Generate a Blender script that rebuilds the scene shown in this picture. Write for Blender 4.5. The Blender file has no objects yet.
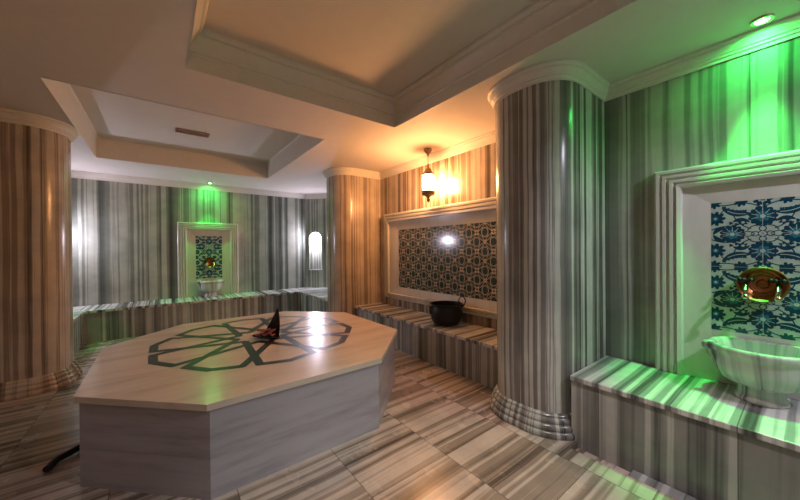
import bpy, bmesh, math, random
from mathutils import Vector, Matrix
R = math.radians
PI = math.pi
sc = bpy.context.scene
COL = sc.collection
CEIL = 2.555

# ------------------------------------------------------------------ materials
def new_mat(name):
    m = bpy.data.materials.new(name); m.use_nodes = True
    nt = m.node_tree
    b = nt.nodes['Principled BSDF']
    return m, nt, b
def N(nt, typ, **kw):
    n = nt.nodes.new(typ)
    for k, v in kw.items():
        if k in n.bl_rna.properties: setattr(n, k, v)
        else: n.inputs[k].default_value = v
    return n
def L(nt, a, b): nt.links.new(a, b)
def math_(nt, op, a, b=None, c=None):
    n = nt.nodes.new('ShaderNodeMath'); n.operation = op
    for i, v in enumerate((a, b, c)):
        if v is None: continue
        if isinstance(v, (int, float)): n.inputs[i].default_value = v
        else: L(nt, v, n.inputs[i])
    return n.outputs[0]
def ramp(nt, fac, stops, interp='LINEAR'):
    n = nt.nodes.new('ShaderNodeValToRGB'); n.color_ramp.interpolation = interp
    e = n.color_ramp.elements
    while len(e) < len(stops): e.new(0.5)
    for i, (p, c) in enumerate(stops):
        e[i].position = p; e[i].color = (*c, 1)
    L(nt, fac, n.inputs[0]); return n.outputs[0]
def comb(nt, x, y, z):
    n = nt.nodes.new('ShaderNodeCombineXYZ')
    for i, v in enumerate((x, y, z)):
        if isinstance(v, (int, float)): n.inputs[i].default_value = v
        else: L(nt, v, n.inputs[i])
    return n.outputs[0]
def noise(nt, vec, scale, detail=2.0, rough=.5):
    n = N(nt, 'ShaderNodeTexNoise'); n.inputs['Scale'].default_value = scale
    n.inputs['Detail'].default_value = detail; n.inputs['Roughness'].default_value = rough
    L(nt, vec, n.inputs['Vector']); return n.outputs['Fac']
def mixc(nt, fac, a, b, mode='MIX'):
    n = nt.nodes.new('ShaderNodeMix'); n.data_type = 'RGBA'; n.blend_type = mode
    if isinstance(fac, (int, float)): n.inputs[0].default_value = fac
    else: L(nt, fac, n.inputs[0])
    for i, v in ((6, a), (7, b)):
        if isinstance(v, tuple): n.inputs[i].default_value = (*v, 1)
        else: L(nt, v, n.inputs[i])
    return n.outputs[2]

def striped(name, light, mid, dark, slab=.3, freq=9.0, rough=.16, seed=0., wob=.03, floor_tiles=False):
    """striped marble: bands follow UV v (or world X on the floor), vary along UV u"""
    m, nt, b = new_mat(name)
    tc = N(nt, 'ShaderNodeTexCoord')
    sp = N(nt, 'ShaderNodeSeparateXYZ')
    if floor_tiles:
        L(nt, tc.outputs['Object'], sp.inputs[0])
        u, v = sp.outputs[1], sp.outputs[0]
        tu = math_(nt, 'DIVIDE', math_(nt, 'ADD', u, 10.02), .30)
        tv = math_(nt, 'DIVIDE', math_(nt, 'ADD', v, 10.0 - .46), .5475)
        row = math_(nt, 'FLOOR', tu); colm = math_(nt, 'FLOOR', tv)
        fu = math_(nt, 'FRACT', tu); fv = math_(nt, 'FRACT', tv)
    else:
        L(nt, tc.outputs['UV'], sp.inputs[0])
        u, v = sp.outputs[0], sp.outputs[1]
        tu = math_(nt, 'DIVIDE', math_(nt, 'ADD', u, 20 + seed), slab)
        row = math_(nt, 'FLOOR', tu); fu = math_(nt, 'FRACT', tu)
        colm, fv = None, None
    wv = comb(nt, math_(nt, 'MULTIPLY', u, 1.2), math_(nt, 'MULTIPLY', v, 1.1), seed)
    w = math_(nt, 'MULTIPLY', math_(nt, 'SUBTRACT', noise(nt, wv, 1.0, 2), .5), wob)
    uu = math_(nt, 'ADD', u, w)
    off = math_(nt, 'MULTIPLY', row, 3.71)
    if colm: off = math_(nt, 'ADD', math_(nt, 'MULTIPLY', row, .08), math_(nt, 'MULTIPLY', colm, .10))
    p = comb(nt, uu, off, seed)
    n1 = noise(nt, p, freq, 1.5, .55)
    n2 = noise(nt, comb(nt, math_(nt, 'MULTIPLY', uu, 1.0), math_(nt, 'ADD', off, 40.), seed), freq * 4.2, 1.0, .5)
    n3 = noise(nt, comb(nt, uu, math_(nt, 'MULTIPLY', v, .02), seed + 9), freq * 11, 1.0, .5)
    f = math_(nt, 'ADD', math_(nt, 'MULTIPLY', n1, .76), math_(nt, 'ADD', math_(nt, 'MULTIPLY', n2, .18), math_(nt, 'MULTIPLY', n3, .06)))
    c = ramp(nt, f, [(.34, dark), (.39, tuple((d + mi) / 2 for d, mi in zip(dark, mid))), (.43, mid), (.465, mid), (.50, light), (.55, light), (.575, mid), (.60, mid), (.63, dark), (.67, mid)])
    # cloudy variation inside the bands
    cl = noise(nt, comb(nt, u, v, seed), 3.3, 4, .6)
    c = mixc(nt, .55, c, mixc(nt, 1.0, c, ramp(nt, cl, [(.3, (.62, .62, .64)), (.7, (1.25, 1.22, 1.18))]), 'MULTIPLY'))
    # seams between slabs
    e = math_(nt, 'LESS_THAN', math_(nt, 'MINIMUM', fu, math_(nt, 'SUBTRACT', 1.0, fu)), .0045 if not floor_tiles else .008)
    if fv:
        e2 = math_(nt, 'LESS_THAN', math_(nt, 'MINIMUM', fv, math_(nt, 'SUBTRACT', 1.0, fv)), .0045)
        e = math_(nt, 'MAXIMUM', e, e2)
    c = mixc(nt, math_(nt, 'MULTIPLY', e, .6), c, tuple(x * .35 for x in dark))
    L(nt, c, b.inputs['Base Color'])
    rr = noise(nt, comb(nt, u, v, seed), 6, 3)
    L(nt, math_(nt, 'ADD', math_(nt, 'MULTIPLY', rr, .12), rough), b.inputs['Roughness'])
    return m

def plain_marble(name, col, dark, rough=.18, scale=2.0, stretch=(1, 1, 6), amt=.5):
    m, nt, b = new_mat(name)
    tc = N(nt, 'ShaderNodeTexCoord'); mp = N(nt, 'ShaderNodeMapping'); mp.inputs['Scale'].default_value = stretch
    L(nt, tc.outputs['Object'], mp.inputs[0])
    n1 = noise(nt, mp.outputs[0], scale, 6, .6)
    c = ramp(nt, n1, [(.3, dark), (.5, col), (.7, tuple(min(1, x * 1.12) for x in col))])
    c = mixc(nt, amt, col, c)
    L(nt, c, b.inputs['Base Color']); b.inputs['Roughness'].default_value = rough
    return m
def simple(name, col, rough=.5, metal=0., bump=0., bscale=80, var=.14):
    m, nt, b = new_mat(name)
    tc = N(nt, 'ShaderNodeTexCoord')
    n1 = noise(nt, tc.outputs['Object'], bscale * .3, 3)
    c = ramp(nt, n1, [(.3, tuple(x * (1 - var) for x in col)), (.7, tuple(min(1, x * (1 + var * .8)) for x in col))])
    L(nt, c, b.inputs['Base Color']); b.inputs['Roughness'].default_value = rough; b.inputs['Metallic'].default_value = metal
    if bump:
        bp = N(nt, 'ShaderNodeBump'); bp.inputs['Strength'].default_value = bump; bp.inputs['Distance'].default_value = .003
        L(nt, noise(nt, tc.outputs['Object'], bscale, 3), bp.inputs['Height']); L(nt, bp.outputs[0], b.inputs['Normal'])
    return m
def emis(name, col, s):
    m, nt, b = new_mat(name)
    b.inputs['Base Color'].default_value = (.8, .8, .8, 1)
    b.inputs['Emission Color'].default_value = (*col, 1); b.inputs['Emission Strength'].default_value = s
    tc = N(nt, 'ShaderNodeTexCoord'); L(nt, math_(nt, 'MULTIPLY', noise(nt, tc.outputs['Object'], 30), .3), b.inputs['Roughness'])
    return m

LT, MD, DK = (.42, .44, .385), (.21, .225, .195), (.07, .082, .07)
M_WALL = striped('striped_marble', LT, MD, DK, slab=.62, freq=5.5)
M_WARM = striped('striped_marble_fine', (.50, .42, .34), (.27, .21, .165), (.10, .075, .06), slab=.62, freq=9, seed=3)
M_PIER = striped('striped_marble_column', (.50, .50, .46), (.20, .19, .175), (.045, .043, .038), slab=.8, freq=10, seed=6)
M_BENCH = striped('striped_marble_bench', (.48, .48, .47), (.26, .265, .26), (.10, .105, .105), slab=.6, freq=6, seed=11)
M_FLOOR = striped('striped_marble_floor', (.52, .44, .38), (.29, .235, .19), (.09, .068, .055), freq=8.5, rough=.2, seed=2, wob=.05, floor_tiles=True)
M_BTOP = striped('striped_marble_seat', (.66, .65, .64), (.30, .30, .30), (.07, .07, .07), slab=.6, freq=9, seed=14)
M_WHITE = plain_marble('pale_marble', (.60, .58, .53), (.44, .43, .40), stretch=(3, 3, .7))
M_SLAB = plain_marble('cream_marble', (.64, .54, .45), (.50, .41, .33), rough=.23, stretch=(.7, 4, 4), amt=.7)
M_BODY = plain_marble('pale_grey_marble', (.40, .375, .41), (.27, .25, .28), rough=.25, stretch=(.8, .8, 7), amt=.8)
M_BASIN = striped('basin_marble', (.60, .60, .57), (.46, .46, .45), (.09, .09, .10), slab=9, freq=8, seed=7.3, wob=.12)
M_INLAY = simple('black_inlay_stone', (.012, .014, .014), .34)
M_CEIL = simple('ceiling_plaster', (.66, .60, .55), .75, bump=.04, bscale=40, var=.02)
M_TRIM = simple('plaster_moulding', (.66, .62, .56), .5, var=.03)
M_BRASS = simple('aged_brass', (.30, .19, .10), .4, .35, .3, 120)
M_COPPER = simple('hammered_copper', (.36, .16, .06), .40, 1.0, .5, 90)
M_CHROME = simple('dull_brass_tap', (.55, .48, .30), .2, 1.0)
M_IRON = simple('blackened_metal', (.006, .005, .005), .4, .2, .4, 60)
M_DARKMETAL = simple('dark_metal', (.03, .03, .03), .35, 1.0)
M_SPATHE = simple('dried_palm_leaf', (.02, .013, .01), .5, 0, .4, 40)
M_PINK = simple('pink_petal', (.62, .20, .17), .6)
M_RUBBER = simple('black_rubber', (.01, .01, .01), .4)
M_TILEW = simple('white_glaze', (.40, .50, .44), .08)
M_TEAL = simple('teal_glaze', (.004, .05, .085), .08)
M_TEAL2 = simple('blue_glaze', (.02, .16, .22), .08)
M_NAVY = simple('dark_teal_glaze', (.012, .034, .036), .12)
M_CREAM = simple('cream_glaze', (.78, .70, .56), .12)
M_AQUA = simple('aqua_glaze', (.018, .055, .058), .12)
M_RED = simple('rust_glaze', (.16, .13, .09), .12)
M_LAMP = emis('lit_lantern_glass', (1.0, .45, .16), 235)
M_GREEN = emis('lit_green_lens', (.06, 1.0, .16), 640)
M_GREEN_DIM = emis('dim_green_lens', (.06, 1.0, .16), 120)
M_WBULB = emis('lit_white_bulb', (.90, .82, 1.0), 26)
M_WLENS = emis('lit_white_lens', (1.0, .9, .85), 10)
M_VENT = simple('dusty_vent', (.31, .17, .13), .6)
M_BLACK = simple('vent_interior', (.02, .02, .02), .8)

# ------------------------------------------------------------------ mesh builder
class MB:
    def __init__(s): s.v = []; s.f = []; s.uv = []; s.m = []
    def poly(s, pts, uvs=None, mat=0):
        i = len(s.v); s.v += [tuple(p) for p in pts]
        s.f.append(tuple(range(i, i + len(pts))))
        s.uv.append(uvs or [(p[0], p[2]) for p in pts]); s.m.append(mat)
    def grid(s, rows, us, vs, closed=False, mat=0):
        """rows[i][j] points; us per j (len j or per row), vs per i"""
        nj = len(rows[0])
        for i in range(len(rows) - 1):
            for j in range(nj if closed else nj - 1):
                k = (j + 1) % nj
                uj, uk = us[j], (us[j + 1] if j + 1 < len(us) else us[j])
                s.poly([rows[i][j], rows[i][k], rows[i + 1][k], rows[i + 1][j]], [(uj, vs[i]), (uk, vs[i]), (uk, vs[i + 1]), (uj, vs[i + 1])], mat)
    def box(s, x0, x1, y0, y1, z0, z1, top='X', mat=0):
        P = lambda x, y, z: (x, y, z)
        s.poly([P(x0, y0, z0), P(x1, y0, z0), P(x1, y0, z1), P(x0, y0, z1)], [(x0, z0), (x1, z0), (x1, z1), (x0, z1)], mat)
        s.poly([P(x1, y1, z0), P(x0, y1, z0), P(x0, y1, z1), P(x1, y1, z1)], [(x1, z0), (x0, z0), (x0, z1), (x1, z1)], mat)
        s.poly([P(x0, y1, z0), P(x0, y0, z0), P(x0, y0, z1), P(x0, y1, z1)], [(y1, z0), (y0, z0), (y0, z1), (y1, z1)], mat)
        s.poly([P(x1, y0, z0), P(x1, y1, z0), P(x1, y1, z1), P(x1, y0, z1)], [(y0, z0), (y1, z0), (y1, z1), (y0, z1)], mat)
        for z, o in ((z1, 1), (z0, -1)):
            q = [(x0, y0), (x1, y0), (x1, y1), (x0, y1)][::o]
            s.poly([P(a, b, z) for a, b in q], [((a, b) if top == 'X' else (b, a)) for a, b in q], mat)
    def prism(s, pts, z0, z1, top='X', mat=0):
        """vertical prism over 2-D polygon (ccw)"""
        n = len(pts); run = 0
        for i in range(n):
            a, b = pts[i], pts[(i + 1) % n]; l = math.dist(a, b)
            s.poly([(*a, z0), (*b, z0), (*b, z1), (*a, z1)], [(run, z0), (run + l, z0), (run + l, z1), (run, z1)], mat); run += l
        f = (lambda a, b: (a, b)) if top == 'X' else (lambda a, b: (b, a))
        s.poly([(a, b, z1) for a, b in pts], [f(a, b) for a, b in pts], mat)
        s.poly([(a, b, z0) for a, b in pts][::-1], [f(a, b) for a, b in pts][::-1], mat)
    def lathe(s, prof, c=(0, 0, 0), n=32, mod=None, mat=0, cap=True, inner=99):
        rows = []; vs = []; d = 0
        for i, (r, z) in enumerate(prof):
            if i: d += math.dist(prof[i], prof[i - 1])
            vs.append(d); row = []
            for j in range(n):
                t = 2 * PI * j / n; k = mod(t, z, r, i >= inner) if mod else (1, 1)
                row.append((c[0] + r * k[0] * math.cos(t), c[1] + r * k[1] * math.sin(t), c[2] + z))
            rows.append(row)
        rm = max(r for r, z in prof)
        s.grid(rows, [2 * PI * j / n * rm for j in range(n + 1)], vs, True, mat)
        if cap:
            for row, o in ((rows[0], -1), (rows[-1], 1)):
                s.poly(row[::o], None, mat)
    def sweep(s, prof, path, closed=False, mat=0, sgn=1):
        """prof (out, z); path 2-D; out goes to the left of travel * sgn"""
        n = len(path); nor = []
        for i in range(n):
            a = path[i - 1] if (i or closed) else None
            b = path[(i + 1) % n] if (i < n - 1 or closed) else None
            p = path[i]; ds = []
            for q0, q1 in ((a, p), (p, b)):
                if q0 is None or q1 is None: continue
                l = math.dist(q0, q1)
                ds.append(((q1[0] - q0[0]) / l, (q1[1] - q0[1]) / l))
            ns = [(-d[1] * sgn, d[0] * sgn) for d in ds]
            mx = sum(k[0] for k in ns) / len(ns); my = sum(k[1] for k in ns) / len(ns)
            l2 = mx * mx + my * my
            nor.append((mx / l2, my / l2))
        us = [0]
        for i in range(n if closed else n - 1): us.append(us[-1] + math.dist(path[i], path[(i + 1) % n]))
        rows = [[(path[j][0] + nor[j][0] * d, path[j][1] + nor[j][1] * d, z) for j in range(n)] for d, z in prof]
        vs = [0]
        for i in range(1, len(prof)): vs.append(vs[-1] + math.dist(prof[i], prof[i - 1]))
        s.grid(rows, us, vs, closed, mat)
    def tube(s, pts, r, n=8, mat=0, closed=False):
        pts = [Vector(p) for p in pts]; m = len(pts); rows = []
        up = Vector((0, 0, 1))
        for i, p in enumerate(pts):
            a = pts[(i - 1) % m] if (closed or i) else p
            b = pts[(i + 1) % m] if (closed or i < m - 1) else p
            t = (b - a).normalized()
            ref = up if abs(t.z) < .95 else Vector((1, 0, 0))
            x = t.cross(ref).normalized(); y = t.cross(x)
            rr = r[i] if isinstance(r, (list, tuple)) else r
            rows.append([tuple(p + (x * math.cos(2 * PI * k / n) + y * math.sin(2 * PI * k / n)) * rr) for k in range(n)])
        if closed: rows.append(rows[0])
        s.grid(rows, [k / n * .1 for k in range(n + 1)], [i * .05 for i in range(len(rows))], True, mat)
        if not closed:
            s.poly(rows[0][::-1], None, mat); s.poly(rows[-1], None, mat)
    def ball(s, c, r, n=14, k=8, mat=0, sq=1):
        s.lathe([(r * math.sin(PI * i / k) + 1e-5, -r * sq * math.cos(PI * i / k)) for i in range(k + 1)], c, n, None, mat)
    def build(s, name, mats, parent=None, loc=None, bevel=0, smooth=True, ang=35, merge=True):
        me = bpy.data.meshes.new(name)
        me.from_pydata(s.v, [], s.f)
        uvl = me.uv_layers.new(name='UVMap')
        k = 0
        for f in s.uv:
            for p in f: uvl.data[k].uv = (p[0], p[1]); k += 1
        for p, mi in zip(me.polygons, s.m): p.material_index = mi
        for mt in (mats if isinstance(mats, (list, tuple)) else [mats]): me.materials.append(mt)
        bm = bmesh.new(); bm.from_mesh(me)
        if merge: bmesh.ops.remove_doubles(bm, verts=bm.verts, dist=1e-5)
        bmesh.ops.recalc_face_normals(bm, faces=bm.faces)
        bm.to_mesh(me); bm.free()
        if smooth:
            for p in me.polygons: p.use_smooth = True
            me.set_sharp_from_angle(angle=R(ang))
        o = bpy.data.objects.new(name, me); COL.objects.link(o)
        if parent: o.parent = parent
        if loc: o.location = loc
        if bevel:
            b = o.modifiers.new('bevel', 'BEVEL'); b.width = bevel; b.segments = 2; b.limit_method = 'ANGLE'; b.angle_limit = R(50)
        return o
def tag(o, label=None, cat=None, group=None, kind=None):
    if label: o['label'] = label
    if cat: o['category'] = cat
    if group: o['group'] = group
    if kind: o['kind'] = kind
    return o
def empty(name, loc, rz=0):
    o = bpy.data.objects.new(name, None); COL.objects.link(o); o.location = loc; o.rotation_euler = (0, 0, rz)
    o.empty_display_size = .1; return o
def copy_tree(o, parent=None):
    c = o.copy(); COL.objects.link(c)
    if parent: c.parent = parent
    for ch in [x for x in COL.objects if x.parent == o]: copy_tree(ch, c)
    return c
def struct(o): o['kind'] = 'structure'; return o

# ------------------------------------------------------------------ the shell
# inner outline (counter-clockwise)
def wall(name, path, mat, z0=-.05, z1=2.9):
    mb = MB(); mb.sweep([(0, z0), (0, z1)], path)
    # outer skin gives the wall its thickness
    n = len(path)
    mb.sweep([(-.15, z0), (-.15, z1)], path)
    mb.sweep([(0, z1), (-.15, z1)], path); mb.sweep([(0, z0), (-.15, z0)], path)
    return struct(mb.build(name, mat, smooth=False))
YN = -1.5
wall('wall_right', [(2.80, YN), (2.80, 1.30)], M_WALL)
wall('wall_right_centre', [(2.90, 1.30), (2.90, 4.60)], M_WARM)
wall('wall_right_far', [(3.40, 4.60), (3.40, 6.18)], M_WALL)
wall('wall_back', [(2.63, 6.95), (-1.17, 6.95)], M_WALL)
wall('wall_left_far', [(-1.94, 6.18), (-1.94, 4.60)], M_WALL)
wall('wall_left', [(-1.44, 4.60), (-1.44, YN)], M_WARM)
wall('wall_near', [(-1.44, YN), (2.80, YN)], M_WALL)

def arch(w, z0, z1, n=10):
    """outline of a pointed-round arch, from bottom left over the top to bottom right"""
    h = w / 2; pts = [(-h, z0)]
    for i in range(n + 1):
        t = PI - PI * i / n
        pts.append((h * math.cos(t), z1 - h * .95 + h * .95 * math.sin(t)))
    pts.append((h, z0)); return pts
def niche_wall(name, a, b, s0):
    """diagonal wall from a to b with an arched niche whose centre is s0 from a"""
    ln = math.dist(a, b); d = ((b[0] - a[0]) / ln, (b[1] - a[1]) / ln); nn = (-d[1], d[0])
    P = lambda s, z, y=0: (a[0] + d[0] * s + nn[0] * y, a[1] + d[1] * s + nn[1] * y, z)
    W, Z0, Z1, DP = .29, .835, 1.69, .13
    ar = arch(W, Z0, Z1); mb = MB()
    Q = lambda pts, y=0: mb.poly([P(s, z, y) for s, z in pts], [(s + 2, z) for s, z in pts])
    Q([(0, -.05), (s0 - W / 2, -.05), (s0 - W / 2, 2.9), (0, 2.9)])
    Q([(s0 + W / 2, -.05), (ln, -.05), (ln, 2.9), (s0 + W / 2, 2.9)])
    Q([(s0 - W / 2, -.05), (s0 + W / 2, -.05), (s0 + W / 2, Z0), (s0 - W / 2, Z0)])
    top = ar[1:-1]
    for i in range(len(top) - 1):
        (x0, z0), (x1, z1) = top[i], top[i + 1]
        Q([(s0 + x0, z0), (s0 + x1, z1), (s0 + x1, 2.9), (s0 + x0, 2.9)])
    # niche sides, sill and back
    for i in range(len(ar)):
        (x0, z0), (x1, z1) = ar[i], ar[(i + 1) % len(ar)]
        mb.poly([P(s0 + x0, z0), P(s0 + x1, z1), P(s0 + x1, z1, -DP), P(s0 + x0, z0, -DP)], [(0, z0), (0, z1), (DP, z1), (DP, z0)])
    Q([(s0 + x, z) for x, z in ar], -DP)
    o = struct(mb.build(name, M_WALL, smooth=False, merge=True))
    c = P(s0, 0, 0)
    # pale edge bead round the opening
    tb = MB(); tb.tube([P(s0 + x, z, .004) for x, z in ar], .008, 6, closed=True)
    e = tb.build('niche_edging', M_WHITE, o)
    e['label'] = 'pale marble bead around the arched opening'
    # lamp
    root = empty('niche_lamp', P(s0, Z1 - .03, -.06), math.atan2(d[1], d[0]))
    m1 = MB(); m1.lathe([(.02, 0), (.03, 0), (.032, -.025), (.026, -.03)], n=16); lh = m1.build('lamp_holder', M_DARKMETAL, root)
    m2 = MB(); m2.ball((0, 0, -.062), .032, sq=1.1); m2.build('bulb', M_WBULB, lh)
    ld = bpy.data.lights.new('niche_light', 'POINT'); ld.energy = 42; ld.color = (.88, .80, 1.0); ld.shadow_soft_size = .03
    lo = bpy.data.objects.new('niche_light', ld); COL.objects.link(lo); lo.parent = root; lo.location = (0, .052, -.11)
    return root
W2 = math.sqrt(.77 ** 2 * 2)
nr = niche_wall('wall_back_right', (3.40, 6.18), (2.63, 6.95), W2 - .227)
nl = niche_wall('wall_back_left', (-1.17, 6.95), (-1.94, 6.18), .227)
tag(nr, 'bright white bulb in the arched wall niche between the back fountain and the far column', 'lamp')
tag(nl, 'white niche bulb hidden behind the left column at the back', 'lamp')

# floor: upper level with a sunken gutter along the benches
fl = MB()
def fq(x0, x1, y0, y1, z=0): fl.poly([(x0, y0, z), (x1, y0, z), (x1, y1, z), (x0, y1, z)])
GX, GY = 2.09, 6.20
fq(-1.60, GX, YN - .15, .93); fq(-1.60, 3.05, .93, 4.9)
fq(-.78, GX + .02, 4.9, GY)
G = -.035
fq(GX, 2.95, YN - .15, .93, G); fq(-2.1, 3.55, GY, 7.1, G); fq(-2.1, -.78, 4.9, GY, G); fq(GX + .02, 3.55, 4.9, GY, G)
def fs(a, b): fl.poly([(*a, G), (*b, G), (*b, 0), (*a, 0)])
fs((GX, YN), (GX, .93)); fs((GX, .93), (2.95, .93)); fs((-.78, GY), (GX + .02, GY)); fs((-.78, 4.9), (-.78, GY)); fs((GX + .02, 4.9), (GX + .02, GY))
fs((-2.1, 4.9), (-.78, 4.9)); fs((GX + .02, 4.9), (3.55, 4.9))
struct(fl.build('floor', M_FLOOR, smooth=False))

# ceiling with two recesses
R1 = (.153, 1.935, -.85, 2.59); R2 = (-.68, 1.50, 3.34, 5.76)
cb = MB()
def cq(x0, x1, y0, y1, z=CEIL): cb.poly([(x0, y0, z), (x1, y0, z), (x1, y1, z), (x0, y1, z)])
X0, X1, Y0, Y1 = -2.1, 3.55, YN - .15, 7.1
cq(X0, X1, Y0, R1[2]); cq(X0, R1[0], R1[2], R1[3]); cq(R1[1], X1, R1[2], R1[3]); cq(X0, X1, R1[3], R2[2])
cq(X0, R2[0], R2[2], R2[3]); cq(R2[1], X1, R2[2], R2[3]); cq(X0, X1, R2[3], Y1)
def nest(mb, r, prof, closed_top=True):
    prev = None
    for ins, z in prof:
        q = [(r[0] + ins, r[2] + ins, z), (r[1] - ins, r[2] + ins, z), (r[1] - ins, r[3] - ins, z), (r[0] + ins, r[3] - ins, z)]
        if prev:
            for i in range(4): mb.poly([prev[i], prev[(i + 1) % 4], q[(i + 1) % 4], q[i]])
        prev = q
    if closed_top: mb.poly(prev)
nest(cb, R1, [(0, CEIL), (0, 2.82)]); nest(cb, R2, [(0, CEIL), (0, 2.815)])
struct(cb.build('ceiling', M_CEIL, smooth=False))
t1 = MB(); nest(t1, R1, [(0, CEIL - .002), (.004, CEIL - .002), (.004, 2.655), (.018, 2.662), (.018, 2.672), (.008, 2.68), (.022, 2.71), (.045, 2.742), (.062, 2.765), (.062, 2.775), (.078, 2.78), (.092, 2.80), (.092, 2.819), (0, 2.819)], False)
struct(t1.build('trim_1', M_TRIM, ang=25))
t2 = MB(); nest(t2, R2, [(0, CEIL - .002), (.004, CEIL - .002), (.03, 2.79), (.045, 2.812), (0, 2.812)], False)
struct(t2.build('trim_2', M_TRIM, ang=25))

# cornices
CP = [(0, 2.437), (.012, 2.437), (.014, 2.455), (.024, 2.462), (.024, 2.474), (.034, 2.482), (.040, 2.50), (.052, 2.515), (.052, 2.528), (.066, 2.538), (.068, CEIL - .001), (0, CEIL - .001)]
CP = [(d * .9, CEIL - (CEIL - z) * .9) for d, z in CP]
def cornice(name, path):
    mb = MB(); mb.sweep(CP, path); return struct(mb.build(name, M_TRIM, ang=22))
cornice('trim_3', [(2.80, YN), (2.80, .975)])
cornice('trim_4', [(2.90, 1.58), (2.90, 4.305)])
cornice('trim_5', [(3.40, 4.92), (3.40, 6.18), (2.63, 6.95), (-1.17, 6.95), (-1.94, 6.18), (-1.94, 4.92)])
cornice('trim_6', [(-1.44, 4.305), (-1.44, YN), (2.80, YN)])

# columns: engaged piers with a rounded nose
def pier_path(x_wall, x_nose, y0, y1, r):
    """path round the pier with the room on the left-hand side of travel"""
    s = 1 if x_nose > x_wall else -1
    pts = [(x_wall, y0)]
    cx = x_nose - s * r
    k = 14
    for i in range(k + 1):
        t = -PI / 2 + PI / 2 * i / k
        pts.append((cx + s * r * math.cos(t), y0 + r + r * math.sin(t)))
    for i in range(k + 1):
        t = PI / 2 * i / k
        pts.append((cx + s * r * math.cos(t), y1 - r + r * math.sin(t)))
    pts.append((x_wall, y1))
    return pts, s
def column(x_wall, x_nose, y0, y1, label, mat, seed=0):
    pts, s = pier_path(x_wall, x_nose, y0, y1, .25)
    cx, cy = (x_wall + x_nose) / 2, (y0 + y1) / 2
    root = empty('column', (cx, cy, 0))
    P2 = [(a - cx, b - cy) for a, b in pts]
    sg = -s
    a = MB(); a.sweep([(0, 0.0), (0, CEIL - .002)], P2, sgn=sg)
    for f in a.uv:
        for i, p in enumerate(f): f[i] = (p[0] + seed, p[1])
    a.build('shaft', mat, root)
    bp = [(.0, .0), (.058, 0), (.064, .012), (.064, .03), (.056, .042), (.046, .046), (.052, .056), (.05, .074), (.038, .084), (.032, .088), (.036, .1), (.032, .116), (.018, .124), (.016, .13), (.018, .138), (.008, .15), (0, .152)]
    b = MB(); b.sweep(bp, P2, sgn=sg); b.build('base_moulding', mat, root, ang=50)
    c = MB(); c.sweep([(d, z - .001) for d, z in CP], P2, sgn=sg); c.build('cornice', M_TRIM, root, ang=22)
    tag(root, label, 'column', 'striped marble columns'); return root
column(2.95, 2.09, .97, 1.60, 'tall rounded striped marble column beside the right-hand bench and basin', M_PIER, .13)
column(3.45, 2.14, 4.30, 4.93, 'rounded striped marble column at the far end of the lantern-lit bench', M_WARM, 2.0)
column(-1.99, -.74, 4.30, 4.93, 'rounded striped marble column at the left edge of the photo', M_WARM, 4.4)

# ------------------------------------------------------------------ benches
def bench(name_label, loc, front, slab_top):
    root = empty('marble_bench', loc); front.build('front_panel', M_BENCH, root, smooth=False)
    slab_top.build('seat_slab', M_BTOP, root, bevel=.006); tag(root, name_label, 'bench', 'striped marble benches'); return root
HB = .44
f = MB(); f.box(0, .605, YN + .01, .966, G, HB - .035); s_ = MB(); s_.box(-.02, .605, YN + .01, .966, HB - .035, HB, top='Y')
bench('long striped marble bench under the large basin at the right', (2.19, 0, 0), f, s_)
f = MB(); f.box(0, .49, 1.604, 4.296, 0, .375); s_ = MB(); s_.box(-.02, .49, 1.604, 4.296, .375, .41, top='Y')
bench('striped marble bench under the wide tile panel, with a black pot on it', (2.41, 0, 0), f, s_)
f = MB(); s_ = MB()
XL, XR, YF = -.90, 2.25, 6.33
OV = .02
f.prism([(XL, YF), (XR, YF), (XR, 5.0), (3.39, 5.0), (3.39, 6.17), (2.62, 6.94), (-1.16, 6.94), (-1.93, 6.17), (-1.93, 5.0), (XL, 5.0)], G, .405)
s_.prism([(XL + OV, YF - OV), (XR - OV, YF - OV), (2.62, 6.94), (-1.16, 6.94)], .405, HB, 'X')
s_.prism([(XR - OV, YF - OV), (XR - OV, 4.95), (3.39, 4.95), (3.39, 6.17), (2.62, 6.94)], .405, HB, 'Y')
s_.prism([(XL + OV, YF - OV), (-1.16, 6.94), (-1.93, 6.17), (-1.93, 4.95), (XL + OV, 4.95)], .405, HB, 'Y')
root = empty('marble_bench', (0, 0, 0)); f.build('front_panel', M_BENCH, root, smooth=False); s_.build('seat_slab', M_BTOP, root, smooth=False)
tag(root, 'long marble bench running round the back wall under the small fountain', 'bench', 'striped marble benches')
# cover slab in the gutter by the right bench
g = MB(); g.box(2.100, 2.182, YN + .05, .62, G, -.004, top='Y')
tag(g.build('gutter_cover', M_BENCH, bevel=.004), 'marble gutter cover slab on the floor along the right-hand bench', 'slab')

# ------------------------------------------------------------------ octagonal heated stone
OC = (.718, 2.972)
def octo(h, c, ins=0):
    # half width h, corner cut c
    k = c - ins * .586
    w = h - ins; a = w - k
    return [(-a, -w), (a, -w), (w, -a), (w, a), (a, w), (-a, w), (-w, a), (-w, -a)]
root = empty('octagonal_platform', (*OC, 0))
tag(root, 'large octagonal marble platform with black star inlay in the middle of the floor', 'platform')
H0 = .51
b = MB(); pts = octo(1.085, .56)
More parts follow.
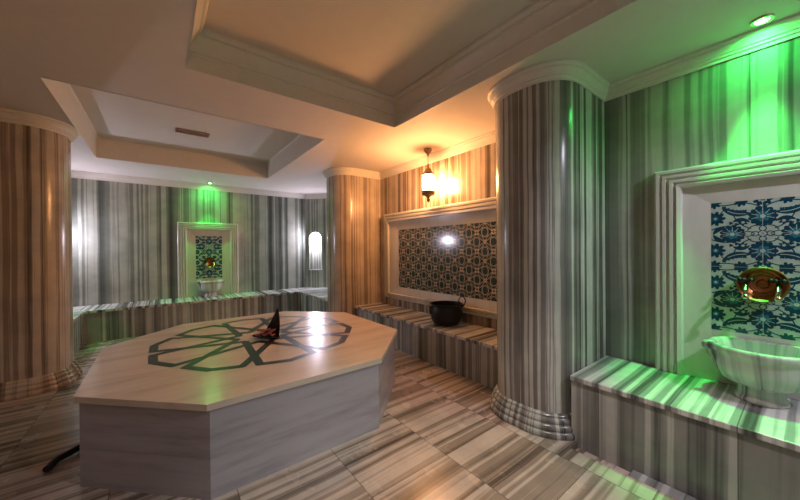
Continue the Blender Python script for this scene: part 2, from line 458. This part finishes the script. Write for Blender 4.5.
# each face is two stone courses with a fine joint
b.prism(pts, 0, H0 - .035)
b.build('body', M_BODY, root, smooth=False)
cst = MB()
p2 = octo(1.087, .56)
for i in range(8):
    a_, b_ = p2[i], p2[(i + 1) % 8]
    for zz in (.215,):
        d = ((b_[0] - a_[0]), (b_[1] - a_[1])); l = math.hypot(*d); nx, ny = d[1] / l, -d[0] / l
        cst.poly([(*a_, zz), (*b_, zz), (*b_, zz + .0025), (*a_, zz + .0025)])
cst.build('course_joint', simple('grout', (.30, .29, .28), .7), root, smooth=False)
s_ = MB(); s_.prism(octo(1.105, .565), H0 - .035, H0, mat=0)
# star inlay, laid in the slab
IC = (0.006, .085); zi = H0 + .0006
def bar(p, q, w=.058, z=zi):
    d = (q[0] - p[0], q[1] - p[1]); l = math.hypot(*d); n = (-d[1] / l * w / 2, d[0] / l * w / 2); e = (d[0] / l * w * .28, d[1] / l * w * .28)
    s_.poly([(p[0] + n[0] - e[0], p[1] + n[1] - e[1], z), (p[0] - n[0] - e[0], p[1] - n[1] - e[1], z), (q[0] - n[0] + e[0], q[1] - n[1] + e[1], z), (q[0] + n[0] + e[0], q[1] + n[1] + e[1], z)], None, 1)
def pol(r, a): return (IC[0] + r * math.cos(R(a)), IC[1] + r * math.sin(R(a)))
for k in range(10):
    a0 = 18 + 36 * k
    z = zi + .0001 * k
    for sg in (1, -1):
        bar(pol(.815, a0), pol(.782, a0 + sg * 14), z=z + sg * .00002)
        bar(pol(.782, a0 + sg * 14), pol(.20, a0 + sg * 52), z=z + .00005)
# faint slab joints on the top
for (p, q) in (((-1.09, -.1), (-.82, -.08)), ((-.9, -.72), (-.78, -.38)), ((.86, .1), (1.09, .1))):
    pass
ob = s_.build('top_slab', [M_SLAB, M_INLAY], root, smooth=False, merge=False)

# palm-leaf boat with dried flowers
DX, DY, DA = .745, 2.93, R(-37.5)
dr = empty('leaf_dish', (DX, DY, H0 + .001), DA)
mb = MB(); rows = []
for i in range(17):          # shallow boat, blunt at the right, pointed at the left
    t = i / 16; x = -.135 + .24 * t
    hw = .058 * math.sin(PI * min(1, .02 + t * .9)) ** .8 + .002
    rows.append([(x, hw * (-1 + 2 * j / 10), .004 + .026 * (-1 + 2 * j / 10) ** 2 * math.sin(PI * (.1 + .8 * t)) + .018 * (1 - t) ** 4) for j in range(11)])
mb.grid(rows, [j * .01 for j in range(11)], [i * .01 for i in range(17)])
o = mb.build('bowl', M_SPATHE, dr); so = o.modifiers.new('thick', 'SOLIDIFY'); so.thickness = .004; so.offset = 1
mb = MB(); rows = []
for i in range(19):          # tall hooded end rising behind the blossoms to a single point
    t = i / 18; z = .012 + .258 * t
    xr = .100 + .012 * math.sin(PI * t) - .010 * t; xl = -.075 + .16 * t ** .72
    if t == 1: xl = xr - .002
    xc, hw = (xl + xr) / 2, (xr - xl) / 2
    rows.append([(xc + hw * math.cos(PI - PI * j / 12), .012 + .045 * (1 - t) * math.sin(PI * j / 12) + .01 * t, z) for j in range(13)])
mb.grid(rows, [j * .01 for j in range(13)], [i * .01 for i in range(19)])
o = mb.build('hood', M_SPATHE, dr); so = o.modifiers.new('thick', 'SOLIDIFY'); so.thickness = .004
tag(dr, 'dark pointed leaf dish holding pink blossoms on the star inlay', 'dish')
random.seed(4)
for k in range(14):
    fx = -.075 + .022 * (k % 7) + random.uniform(-.004, .004); fy = -.03 + .026 * (k // 7)
    w = Matrix.Rotation(DA, 4, 'Z') @ Vector((fx, fy, 0)); fb = MB(); k0 = k // 7
    for q in range(6):
        a = q * 2 * PI / 6 + k
        c_ = (math.cos(a) * .014, math.sin(a) * .014)
        fb.poly([(0, 0, 0), (c_[0] - .5 * c_[1], c_[1] + .5 * c_[0], .008), (c_[0] * 1.8, c_[1] * 1.8, .022), (c_[0] + .5 * c_[1], c_[1] - .5 * c_[0], .008)])
    fb.ball((0, 0, .006), .008, 8, 5)
    o = fb.build('dried_blossom', M_PINK, loc=(DX + w.x, DY + w.y, H0 + .028 + .026 * (k // 7) + .008 * (k % 3)))
    so = o.modifiers.new('thick', 'SOLIDIFY'); so.thickness = .0015
    tag(o, 'small pink dried blossom in the dark leaf dish', 'flower', 'pink blossoms in the leaf dish')

# ------------------------------------------------------------------ ornamental tile drawing helpers
class Draw:
    """flat glaze shapes on a panel lying in local XZ, facing +Y"""
    def __init__(s, mb, y): s.mb = mb; s.y = y; s.k = 0
    def shape(s, pts, mat, lift=0):
        s.k += 1
        y = s.y + lift + (s.k % 40) * .000004
        s.mb.poly([(x, y, z) for x, z in pts], None, mat)
    def blob(s, cx, cz, r, lobes, mat, amp=.18, lift=0, rot=0, sx=1, n=None):
        n = n or lobes * 4
        s.shape([(cx + sx * r * (1 + amp * (abs(math.sin(lobes / 2 * (t - rot))) - .6)) * math.cos(t), cz + r * (1 + amp * (abs(math.sin(lobes / 2 * (t - rot))) - .6)) * math.sin(t)) for t in [2 * PI * i / n for i in range(n)]], mat, lift)
    def ribbon(s, pts, w, mat, lift=0, closed=False, taper=False):
        n = len(pts); L_, R_ = [], []
        for i in range(n):
            a = pts[(i - 1) % n] if (closed or i) else pts[i]; b = pts[(i + 1) % n] if (closed or i < n - 1) else pts[i]
            d = (b[0] - a[0], b[1] - a[1]); l = math.hypot(*d) or 1
            ww = w * (math.sin(PI * (i + .3) / (n - .4)) ** .8 if taper else 1) / 2
            L_.append((pts[i][0] - d[1] / l * ww, pts[i][1] + d[0] / l * ww)); R_.append((pts[i][0] + d[1] / l * ww, pts[i][1] - d[0] / l * ww))
        s.k += 1; y = s.y + lift + (s.k % 40) * .000004
        for i in range(n if closed else n - 1):
            j = (i + 1) % n
            s.mb.poly([(L_[i][0], y, L_[i][1]), (L_[j][0], y, L_[j][1]), (R_[j][0], y, R_[j][1]), (R_[i][0], y, R_[i][1])], None, mat)
def bez(p0, p1, p2, n=12): return [((1 - t) ** 2 * p0[0] + 2 * t * (1 - t) * p1[0] + t * t * p2[0], (1 - t) ** 2 * p0[1] + 2 * t * (1 - t) * p1[1] + t * t * p2[1]) for t in [i / n for i in range(n + 1)]]
def ring(cx, cz, rx, rz=None, n=20, a0=0, a1=2 * PI): 
    rz = rz or rx
    return [(cx + rx * math.cos(a0 + (a1 - a0) * i / n), cz + rz * math.sin(a0 + (a1 - a0) * i / n)) for i in range(n)]

def iznik_panel(parent, y, W=.215, Z0=.77, Z1=1.57):
    mb = MB(); mb.poly([(-W, y, Z0), (W, y, Z0), (W, y, Z1), (-W, y, Z1)], None, 0)
    D = Draw(mb, y + .0005)
    def blossom(cx, cz, r, up=1):
        D.blob(cx, cz, r, 13, 1, .16); D.blob(cx, cz + up * r * .25, r * .8, 9, 1, .3)
        D.blob(cx, cz, r * .52, 7, 2, .3, lift=.0002)
        for k in range(7):
            a = PI / 2 * up + (k - 3) * .62
            p = (cx + r * .30 * math.cos(a), cz + r * .30 * math.sin(a)); q = (cx + r * .82 * math.cos(a), cz + r * .82 * math.sin(a))
            D.ribbon([p, q], .0028, 0, lift=.0004)
        D.blob(cx, cz, r * .2, 5, 0, .3, lift=.0006)
    for uc in (1.37, .97):
        for ys in (1, -1):
            blossom(0, uc + ys * .102, .056, ys)
            D.blob(0, uc + ys * .2, .036, 9, 1, .3); D.blob(0, uc + ys * .2, .016, 6, 0, .4, .0004); D.blob(0, uc + ys * .2, .009, 6, 1, .4, .0006)
        for xs in (1, -1):
            blossom(xs * .122, uc, .053)
            D.blob(xs * .205, uc + .2, .034, 9, 1, .4); D.blob(xs * .205, uc - .2, .034, 9, 1, .4); D.blob(xs * .088, uc + .195, .026, 7, 1, .5); D.blob(xs * .088, uc - .195, .026, 7, 1, .5)
            for ys in (1, -1):
                if uc + ys * .2 > Z1 - .002: continue
            for ys in (1, -1):
                X = lambda a, b: (xs * a, uc + ys * b)
                # stems
                D.ribbon(bez(X(.0, .045), X(.045, .06), X(.06, .02)), .0055, 1)
                D.ribbon(bez(X(.03, .0), X(.06, .03), X(.085, .0)), .0045, 1)
                D.ribbon(bez(X(.045, .03), X(.10, .055), X(.118, .12), 14), .0055, 1)
                D.ribbon(bez(X(.118, .045), X(.16, .06), X(.213, .03), 12), .006, 1)
                D.ribbon(bez(X(.0, .15), X(.05, .195), X(.11, .185), 12), .006, 1)
                D.ribbon(bez(X(.11, .185), X(.17, .17), X(.213, .195), 12), .006, 1)
                D.ribbon(bez(X(.16, .15), X(.19, .1), X(.213, .06), 10), .005, 1)
                # serrated leaf
                lf = bez(X(.045, .125), X(.115, .11), X(.165, .165), 14)
                D.ribbon(lf, .036, 1, taper=True); D.ribbon(bez(X(.15, .04), X(.185, .045), X(.205, .0)), .026, 1, taper=True); D.ribbon(bez(X(.05, .07), X(.085, .10), X(.12, .075)), .024, 1, taper=True)
                for k in range(2, 13, 2):
                    px, pz = lf[k]
                    D.blob(px + xs * .007, pz + ys * .014, .010, 4, 1, .5)
                D.ribbon(lf[2:12], .0035, 0, lift=.0004)
                # side flowers
                D.blob(xs * .195, uc + ys * .10, .040, 9, 1, .4); D.blob(xs * .195, uc + ys * .10, .014, 6, 2, .4, .0002); D.blob(xs * .195, uc + ys * .10, .006, 5, 0, .4, .0005)
                D.blob(xs * .078, uc + ys * .07, .018, 6, 1, .6); D.blob(xs * .078, uc + ys * .07, .007, 6, 0, .4, .0005)
                for q in (.03, .06, .175):
                    D.blob(xs * (q + .1) * .8, uc + ys * (.05 + q * .3), .009, 3, 1, .5)
        # medallion
        D.ribbon(ring(0, uc, .017), .0045, 1, closed=True)
        for k in range(4):
            a = PI / 2 * k
            D.ribbon(ring(.030 * math.cos(a), uc + .030 * math.sin(a), .014, n=14), .0045, 1, closed=True)
        D.blob(0, uc, .006, 4, 2, .3, .0002)
    # tile joints
    for z in (.97, 1.17, 1.37): D.ribbon([(-W, z), (W, z)], .0012, 3, lift=.0007)
    D.ribbon([(0, Z0), (0, Z1)], .0012, 3, lift=.0007)
    # trim everything that runs past the panel
    me = mb
    for i, (vx, vy, vz) in enumerate(me.v): me.v[i] = (max(-W, min(W, vx)), vy, max(Z0, min(Z1, vz)))
    o = mb.build('tile_panel', [M_TILEW, M_TEAL, M_TEAL2, M_TRIM], parent, smooth=False, merge=False)
    o['label'] = 'teal and white floral tile panel'
    return o

# ------------------------------------------------------------------ fountains (local x along wall, y out of wall)
def fountain(loc, rz, lab, lab_b, lab_p, lab_t):
    root = empty('fountain_surround', loc, rz)
    fr = MB(); zb = HB
    prof = [(0, .001), (0, .045), (.012, .058), (.028, .058), (.034, .046), (.04, .046), (.046, .062), (.062, .062), (.07, .048), (.076, .048), (.084, .066), (.100, .066), (.108, .05), (.114, .05), (.122, .07), (.142, .062), (.148, .03)]
    def U(ins, y): return [(-.495 + ins, y, zb + .002), (-.495 + ins, y, 1.82 - ins * .93), (.495 - ins, y, 1.82 - ins * .93), (.495 - ins, y, zb + .002)]
    prev = None
    for ins, y in prof:
        q = U(ins, y)
        if prev:
            for i in range(3): fr.poly([prev[i], prev[i + 1], q[i + 1], q[i]])
        prev = q
    fr.build('outer_moulding', M_WHITE, root, ang=20)
    sp = MB()
    a = prev; b_ = [(-.215, .012, .77), (-.215, .012, 1.57), (.215, .012, 1.57), (.215, .012, .77)]
    a = [(-.347, .03, .79), a[1], a[2], (.347, .03, .79)]
    for i in range(3): sp.poly([a[i], a[i + 1], b_[i + 1], b_[i]])
    # below the tiles: plain apron
    sp.poly([(-.347, .03, zb + .002), (-.347, .03, .79), b_[0], (-.215, .012, zb + .002)])
    sp.poly([(.347, .03, zb + .002), (.347, .03, .79), b_[3], (.215, .012, zb + .002)])
    sp.poly([(-.215, .012, zb + .002), (.215, .012, zb + .002), b_[3], b_[0]])
    sp.build('inner_panel', M_WHITE, root, smooth=False)
    iznik_panel(root, .0125)
    tag(root, lab, 'wall fountain')
    # basin
    bs = empty('marble_basin', Matrix.Translation(loc) @ Matrix.Rotation(rz, 4, 'Z') @ Vector((0, .165, HB + .001)), rz)
    def sh(t, z, r, inn=False):
        # front is t=90deg; pointed lips at both sides, flutes on the body
        c, s = math.cos(t), math.sin(t)
        ear = 0
        if z > .2:
            for tc in (.36, PI - .36):
                dd = abs((t - tc + PI) % (2 * PI) - PI)
                ear = max(ear, .15 * math.exp(-(dd / .11) ** 2))
            for tc in (.60, PI - .60, .08, PI - .08):
                dd = abs((t - tc + PI) % (2 * PI) - PI)
                ear = min(ear, 0) - .05 * math.exp(-(dd / .09) ** 2) if ear < .03 else ear
        fl_ = (.025 * abs(math.sin(t * 4)) if .09 < z < .235 else 0)
        k = 1 + ear - fl_
        kx = k; ky = k
        if s < 0:
            lim = .118 if inn else .148
            if r * abs(s) * k > lim: ky = lim / (r * abs(s))
        return kx, ky
    pm = MB(); pm.lathe([(.100, 0), (.104, .006), (.104, .016), (.098, .026), (.093, .032), (.091, .05), (.09, .078), (.1, .088)], n=48, mod=sh); pm.build('pedestal', M_BASIN, bs)
    bm_ = MB(); bm_.lathe([(.10, .086), (.135, .094), (.165, .112), (.187, .145), (.196, .18), (.199, .215), (.201, .234), (.21, .242), (.212, .258), (.21, .27), (.203, .275), (.186, .274), (.178, .266), (.172, .24), (.15, .19), (.11, .15), (.05, .135), (.001, .132)], n=120, mod=sh, cap=False, inner=11)
    bm_.v = [(x, y if y < 0 else y * .93, z if z < .1 else .1 + (z - .1) * 1.14) for x, y, z in bm_.v]
    bm_.build('bowl', M_BASIN, bs, ang=60)
    tag(bs, lab_b, 'basin')
    W = lambda x, y, z: Matrix.Translation(loc) @ Matrix.Rotation(rz, 4, 'Z') @ Vector((x, y, z))
    # copper plate
    pl = empty('copper_plate', W(0, .016, 1.075), rz)
    pm = MB(); prof = [(.001, .010), (.022, .010), (.026, .014), (.030, .010), (.052, .013), (.056, .018), (.060, .016), (.078, .026), (.082, .031), (.086, .030), (.100, .044), (.106, .047), (.109, .044), (.09, .018), (.06, 0), (.001, 0)]
    pm.lathe(prof, n=56, cap=False)
    pm.v = [(x * .93, z * 1.25, y * .93) for x, y, z in pm.v]
    pm.build('dish', M_COPPER, pl)
    tag(pl, lab_p, 'plate')
    for i, x in enumerate((-.060, .060)):
        tp = empty('water_tap', W(x, .03, 1.065), rz)
        m1 = MB(); m1.tube([(0, 0, 0), (0, .05, 0)], [.013, .011], 12); m1.tube([(0, .04, 0), (0, .085, -.004), (0, .105, -.022), (0, .108, -.05)], [.012, .011, .010, .011], 12)
        m1.ball((0, .108, -.058), .017, 14, 8); m1.build('spout', M_CHROME, tp)
        m2 = MB(); m2.tube([(0, .045, .0), (0, .045, .032)], .007, 10)
        for q in range(5):
            a = 2 * PI * q / 5; m2.tube([(0, .045, .034), (.024 * math.cos(a), .045 + .024 * math.sin(a), .036)], .006, 6); m2.ball((.026 * math.cos(a), .045 + .026 * math.sin(a), .036), .0125, 8, 6)
        m2.build('handle', M_IRON, tp)
        tag(tp, lab_t[i], 'tap')
    return root
fountain((2.80, .152, 0), R(90), 'large moulded marble surround with teal floral tiles on the right wall', 'large carved marble basin on the right-hand bench', 'round copper plate behind the taps over the large basin at right',
         ['right tap over the large basin on the right-hand bench', 'left tap over the large basin on the right-hand bench'])
fountain((.73, 6.95, 0), R(180), 'narrow marble surround with green-lit tiles on the back wall', 'distant small marble basin on the back wall bench', 'copper plate over the basin on the back wall',
         ['right tap over the basin on the back wall', 'left tap over the basin on the back wall'])

# ------------------------------------------------------------------ wide tile panel on the warm wall (local x along wall)
wf = empty('framed_tile_panel', (2.90, 2.88, 0), R(90))
tag(wf, 'wide dark interlaced tile panel in a marble frame above the bench with the pot', 'tile panel')
fr = MB()
prof = [(0, .001), (0, .04), (.015, .055), (.035, .055), (.042, .042), (.05, .042), (.058, .06), (.08, .06), (.088, .045), (.096, .045), (.104, .065), (.126, .062), (.13, .028)]
OX, OZ0, OZ1 = 1.262, .525, 1.85
prev = None
for ins, y in prof:
    zi0 = OZ0 + ins * .62; q = [(-OX + ins, y, zi0), (-OX + ins, y, OZ1 - ins), (OX - ins, y, OZ1 - ins), (OX - ins, y, zi0)]
    if prev:
        for i in range(4): fr.poly([prev[i], prev[(i + 1) % 4], q[(i + 1) % 4], q[i]])
    prev = q
fr.build('outer_moulding', M_WHITE, wf, ang=20)
sp = MB(); TX, TZ0, TZ1 = .915, .715, 1.587
q = [(-TX, .012, TZ0), (-TX, .012, TZ1), (TX, .012, TZ1), (TX, .012, TZ0)]
for i in range(4): sp.poly([prev[i], prev[(i + 1) % 4], q[(i + 1) % 4], q[i]])
sp.build('inner_border', M_WHITE, wf, smooth=False)
tp = MB(); y = .0125
tp.poly([(-TX, y, TZ0), (TX, y, TZ0), (TX, y, TZ1), (-TX, y, TZ1)], None, 0)
D = Draw(tp, y + .0005)
CS = (TZ1 - TZ0) / 4
nx = int(2 * TX / CS + .5); CX = 2 * TX / nx
def oval(cx, cz, rx, rz):
    D.blob(cx, cz, rx * 1.0, 2, 2, 0, .0001, sx=1.0, n=16)
    D.ribbon(ring(cx, cz, rx * 1.12, rz * 1.12, 18), .0062, 1, .0003, closed=True)
    D.ribbon(ring(cx, cz, rx * .5, rz * .5, 12), .0022, 3, .0004, closed=True)
for i in range(nx + 1):
    for j in range(5):
        cx, cz = -TX + CX * (i + .5), TZ0 + CS * (j + .5)
        h = CS / 2; wx = CX / 2
        if i < nx: oval(cx, cz - h, h * .36, h * .42)
        if j < 4: oval(cx - wx, cz, h * .36, h * .42)
        for k in range(4):                      # crossing arcs between the ovals
            a = PI / 4 + PI / 2 * k
            sx, sz = (1 if math.cos(a) > 0 else -1), (1 if math.sin(a) > 0 else -1)
            if i < nx and j < 4:
                D.ribbon(bez((cx + sx * wx * .12, cz + sz * h * .12), (cx + sx * wx * .30, cz + sz * h * .70), (cx + sx * wx * .98, cz + sz * h * .98), 8), .0052, 1, .0002)
                D.ribbon(bez((cx + sx * wx * .12, cz + sz * h * .12), (cx + sx * wx * .70, cz + sz * h * .30), (cx + sx * wx * .98, cz + sz * h * .98), 8), .0052, 1, .0002)
                D.blob(cx + sx * wx * .47, cz + sz * h * .47, h * .10, 4, 2, .5, .0004)
        if i < nx and j < 4:
            D.blob(cx, cz, h * .24, 6, 1, .6, .0005); D.blob(cx, cz, h * .15, 6, 0, .5, .0007); D.blob(cx, cz, h * .07, 6, 3, .4, .0009)
        D.blob(cx - wx, cz - h, h * .17, 8, 1, .6, .0005); D.blob(cx - wx, cz - h, h * .08, 6, 0, .4, .0007)
for i, (vx, vy, vz) in enumerate(tp.v): tp.v[i] = (max(-TX, min(TX, vx)), vy, max(TZ0, min(TZ1, vz)))
o = tp.build('tile_panel', [M_NAVY, M_CREAM, M_AQUA, M_RED], wf, smooth=False, merge=False)
o['label'] = 'dark teal tiles with cream interlaced ornament'

# ------------------------------------------------------------------ lantern
LX, LY = 2.685, 2.90
ln = empty('hanging_lantern', (LX, LY, 1.873))
z0 = 1.873
m = MB(); m.lathe([(.004, 2.455), (.01, 2.46), (.014, 2.485), (.04, 2.515), (.052, 2.54), (.05, CEIL - .001)], (0, 0, -z0), 20); m.build('ceiling_canopy', M_BRASS, ln)
m = MB()
for k in range(4):
    zc = 2.445 - k * .026 - z0
    m.tube([(.007 * math.cos(t) * (k % 2), .007 * math.cos(t) * (1 - k % 2), zc + .017 * math.sin(t)) for t in [2 * PI * i / 10 for i in range(10)]], .0025, 5, closed=True)
m.build('chain', M_BRASS, ln)
m = MB(); m.lathe([(.004, 2.37), (.014, 2.36), (.018, 2.335), (.012, 2.325), (.024, 2.312), (.040, 2.300), (.046, 2.275), (.056, 2.262), (.066, 2.25), (.084, 2.240), (.084, 2.222), (.074, 2.218)], (0, 0, -z0), 24); m.build('roof', M_BRASS, ln)
m = MB(); m.lathe([(.068, 2.03), (.071, 2.06), (.072, 2.12), (.070, 2.19), (.066, 2.219)], (0, 0, -z0), 24); o = m.build('glass_shade', M_LAMP, ln); o['label'] = 'glowing warm white glass cylinder'
m = MB(); m.lathe([(.07, 2.03), (.084, 2.028), (.086, 2.015), (.083, 2.005), (.084, 1.985), (.074, 1.97), (.040, 1.962), (.034, 1.952), (.018, 1.945), (.014, 1.932), (.022, 1.92), (.026, 1.908), (.018, 1.892), (.006, 1.884), (.001, 1.873)], (0, 0, -z0), 24); m.build('bottom_cup', M_BRASS, ln)
m = MB()
for k in range(6):
    a = 2 * PI * k / 6; m.tube([(.074 * math.cos(a), .074 * math.sin(a), 2.025 - z0), (.074 * math.cos(a), .074 * math.sin(a), 2.22 - z0)], .0025, 5)
m.build('cage', M_BRASS, ln)
tag(ln, 'glowing brass lantern hanging from the ceiling by the wide tile panel', 'lantern')

# ------------------------------------------------------------------ spotlights
def spot(loc, label, col, lens, energy, size, group=None, tilt=(0, 0), aim=1.0, gz=.0):
    root = empty('ceiling_spotlight', loc)
    m = MB(); m.lathe([(.030, -.012), (.044, -.010), (.048, -.003), (.047, -.0005), (.03, -.0005)], n=28, cap=False); tr = m.build('trim_ring', M_CHROME, root)
    m = MB(); m.lathe([(.0295, -.004), (.020, -.008), (.001, -.009)], n=20, cap=True); m.build('lens', lens, tr)
    ld = bpy.data.lights.new('spot_light', 'SPOT'); ld.energy = energy; ld.color = col; ld.spot_size = R(size); ld.spot_blend = .45; ld.shadow_soft_size = .028
    lo = bpy.data.objects.new('spot_light', ld); COL.objects.link(lo); lo.parent = root; lo.location = (0, 0, -.045); lo.rotation_euler = (tilt[0], tilt[1], 0)
    tag(root, label, 'spotlight', group); return root
GR = (.03, 1.0, .10)
spot((2.66, .145, CEIL), 'green ceiling spotlight over the large basin at right', GR, M_GREEN, 160, 43)
spot((.735, 6.74, CEIL), 'green ceiling spotlight over the back wall fountain', GR, M_GREEN, 60, 48)
spot((-1.12, 5.75, CEIL), 'green ceiling spotlight behind the left column', GR, M_GREEN_DIM, 60, 26, tilt=(R(8), R(-6)))
spot((2.75, 5.55, CEIL), 'green ceiling spotlight behind the far column', GR, M_GREEN_DIM, 6, 50)
WH = (1.0, .86, .80)
spot((1.0, .35, 2.819), 'white downlight in the near ceiling recess', WH, M_WLENS, 90, 76)
spot((.3, -1.0, CEIL), 'added white fill light in the ceiling behind the camera at left', (.88, .85, 1.0), M_WLENS, 12, 165)  # unseen fixture added as weak neutral ambient fill from the near end
spot((2.1, -1.0, CEIL), 'added white fill light in the ceiling behind the camera at right', (.88, .85, 1.0), M_WLENS, 75, 165)  # stronger fill, also an added fixture out of view

# ------------------------------------------------------------------ vent
vt = empty('ceiling_vent', (.335, 4.78, 2.812))
m = MB()
for a in ((-.18, .18, -.07, -.055), (-.18, .18, .055, .07), (-.18, -.165, -.055, .055), (.165, .18, -.055, .055)): m.box(*a, -.012, 0)
m.build('frame', M_VENT, vt, smooth=False)
m = MB(); m.box(-.165, .165, -.055, .055, -.003, -.001); m.build('backing', M_BLACK, vt, smooth=False)
for k in range(22):
    m = MB(); x = -.155 + k * .0148; m.box(x, x + .008, -.055, .055, -.011, -.003); m.build('slat', M_VENT, vt, smooth=False)
tag(vt, 'small brown ventilation grille in the far ceiling recess', 'vent')

# ------------------------------------------------------------------ pot
PX, PY, PZ = 2.645, 2.565, .411
pt = empty('cooking_pot', (PX, PY, PZ), R(-37.5)); pt.scale = (1.08, 1.08, 1.0)
m = MB(); m.lathe([(.001, 0), (.10, 0), (.135, .012), (.158, .05), (.170, .10), (.171, .15), (.164, .195), (.158, .222), (.166, .232), (.176, .238), (.176, .246), (.158, .246), (.152, .225), (.163, .15), (.15, .05), (.1, .012), (.001, .01)], n=44, cap=False)
m.build('body', M_IRON, pt, ang=50)
for sx in (-1, 1):
    m = MB(); m.tube([(sx * .165, -.02, .2), (sx * .185, 0, .215), (sx * .165, .02, .2)], .009, 7); lug = m.build('lug', M_IRON, pt)
    m = MB()
    if sx < 0: m.tube([(-.176, .035 * math.cos(t), .17 + .045 * math.sin(t)) for t in [2 * PI * i / 14 for i in range(14)]], .007, 7, closed=True)
    else: m.tube([(.172 + .035 * math.cos(t), .0, .268 + .055 * math.sin(t)) for t in [2 * PI * i / 16 for i in range(16)]], .007, 7, closed=True)
    m.build('ring_handle', M_IRON, lug)
tag(pt, 'black round metal pot with ring handles on the lantern-lit bench', 'pot')

# ------------------------------------------------------------------ black hose on the floor
m = MB(); m.tube([(-.545, 2.72, .020), (-.52, 2.80, .026), (-.46, 2.845, .03), (-.425, 2.89, .03), (-.392, 2.93, .024)], .021, 10)
tag(m.build('hose', M_RUBBER), 'short black hose end on the floor at the left foot of the octagonal platform', 'hose')

# ------------------------------------------------------------------ world and camera
w = bpy.data.worlds.new('world'); sc.world = w; w.use_nodes = True
w.node_tree.nodes['Background'].inputs[0].default_value = (.02, .02, .025, 1)
cd = bpy.data.cameras.new('camera'); cam = bpy.data.objects.new('camera', cd); COL.objects.link(cam); sc.camera = cam
cd.sensor_width = 36; cd.lens = 36 * 311.336 / 800; cd.clip_start = .05
yaw, pit, rol = .65465, .0043439, -.0089233
fw = Vector((math.sin(yaw) * math.cos(pit), math.cos(yaw) * math.cos(pit), -math.sin(pit)))
r = fw.cross(Vector((0, 0, 1))).normalized(); u = r.cross(fw)
r2 = r * math.cos(rol) + u * math.sin(rol); u2 = -r * math.sin(rol) + u * math.cos(rol)
mw = Matrix(((r2.x, u2.x, -fw.x, 0), (r2.y, u2.y, -fw.y, 0), (r2.z, u2.z, -fw.z, 1.3), (0, 0, 0, 1)))
cam.matrix_world = mw
vs = sc.view_settings
vs.view_transform = 'Standard'; vs.look = 'None'; vs.exposure = 0.33; vs.gamma = 1.0; vs.use_curve_mapping = False
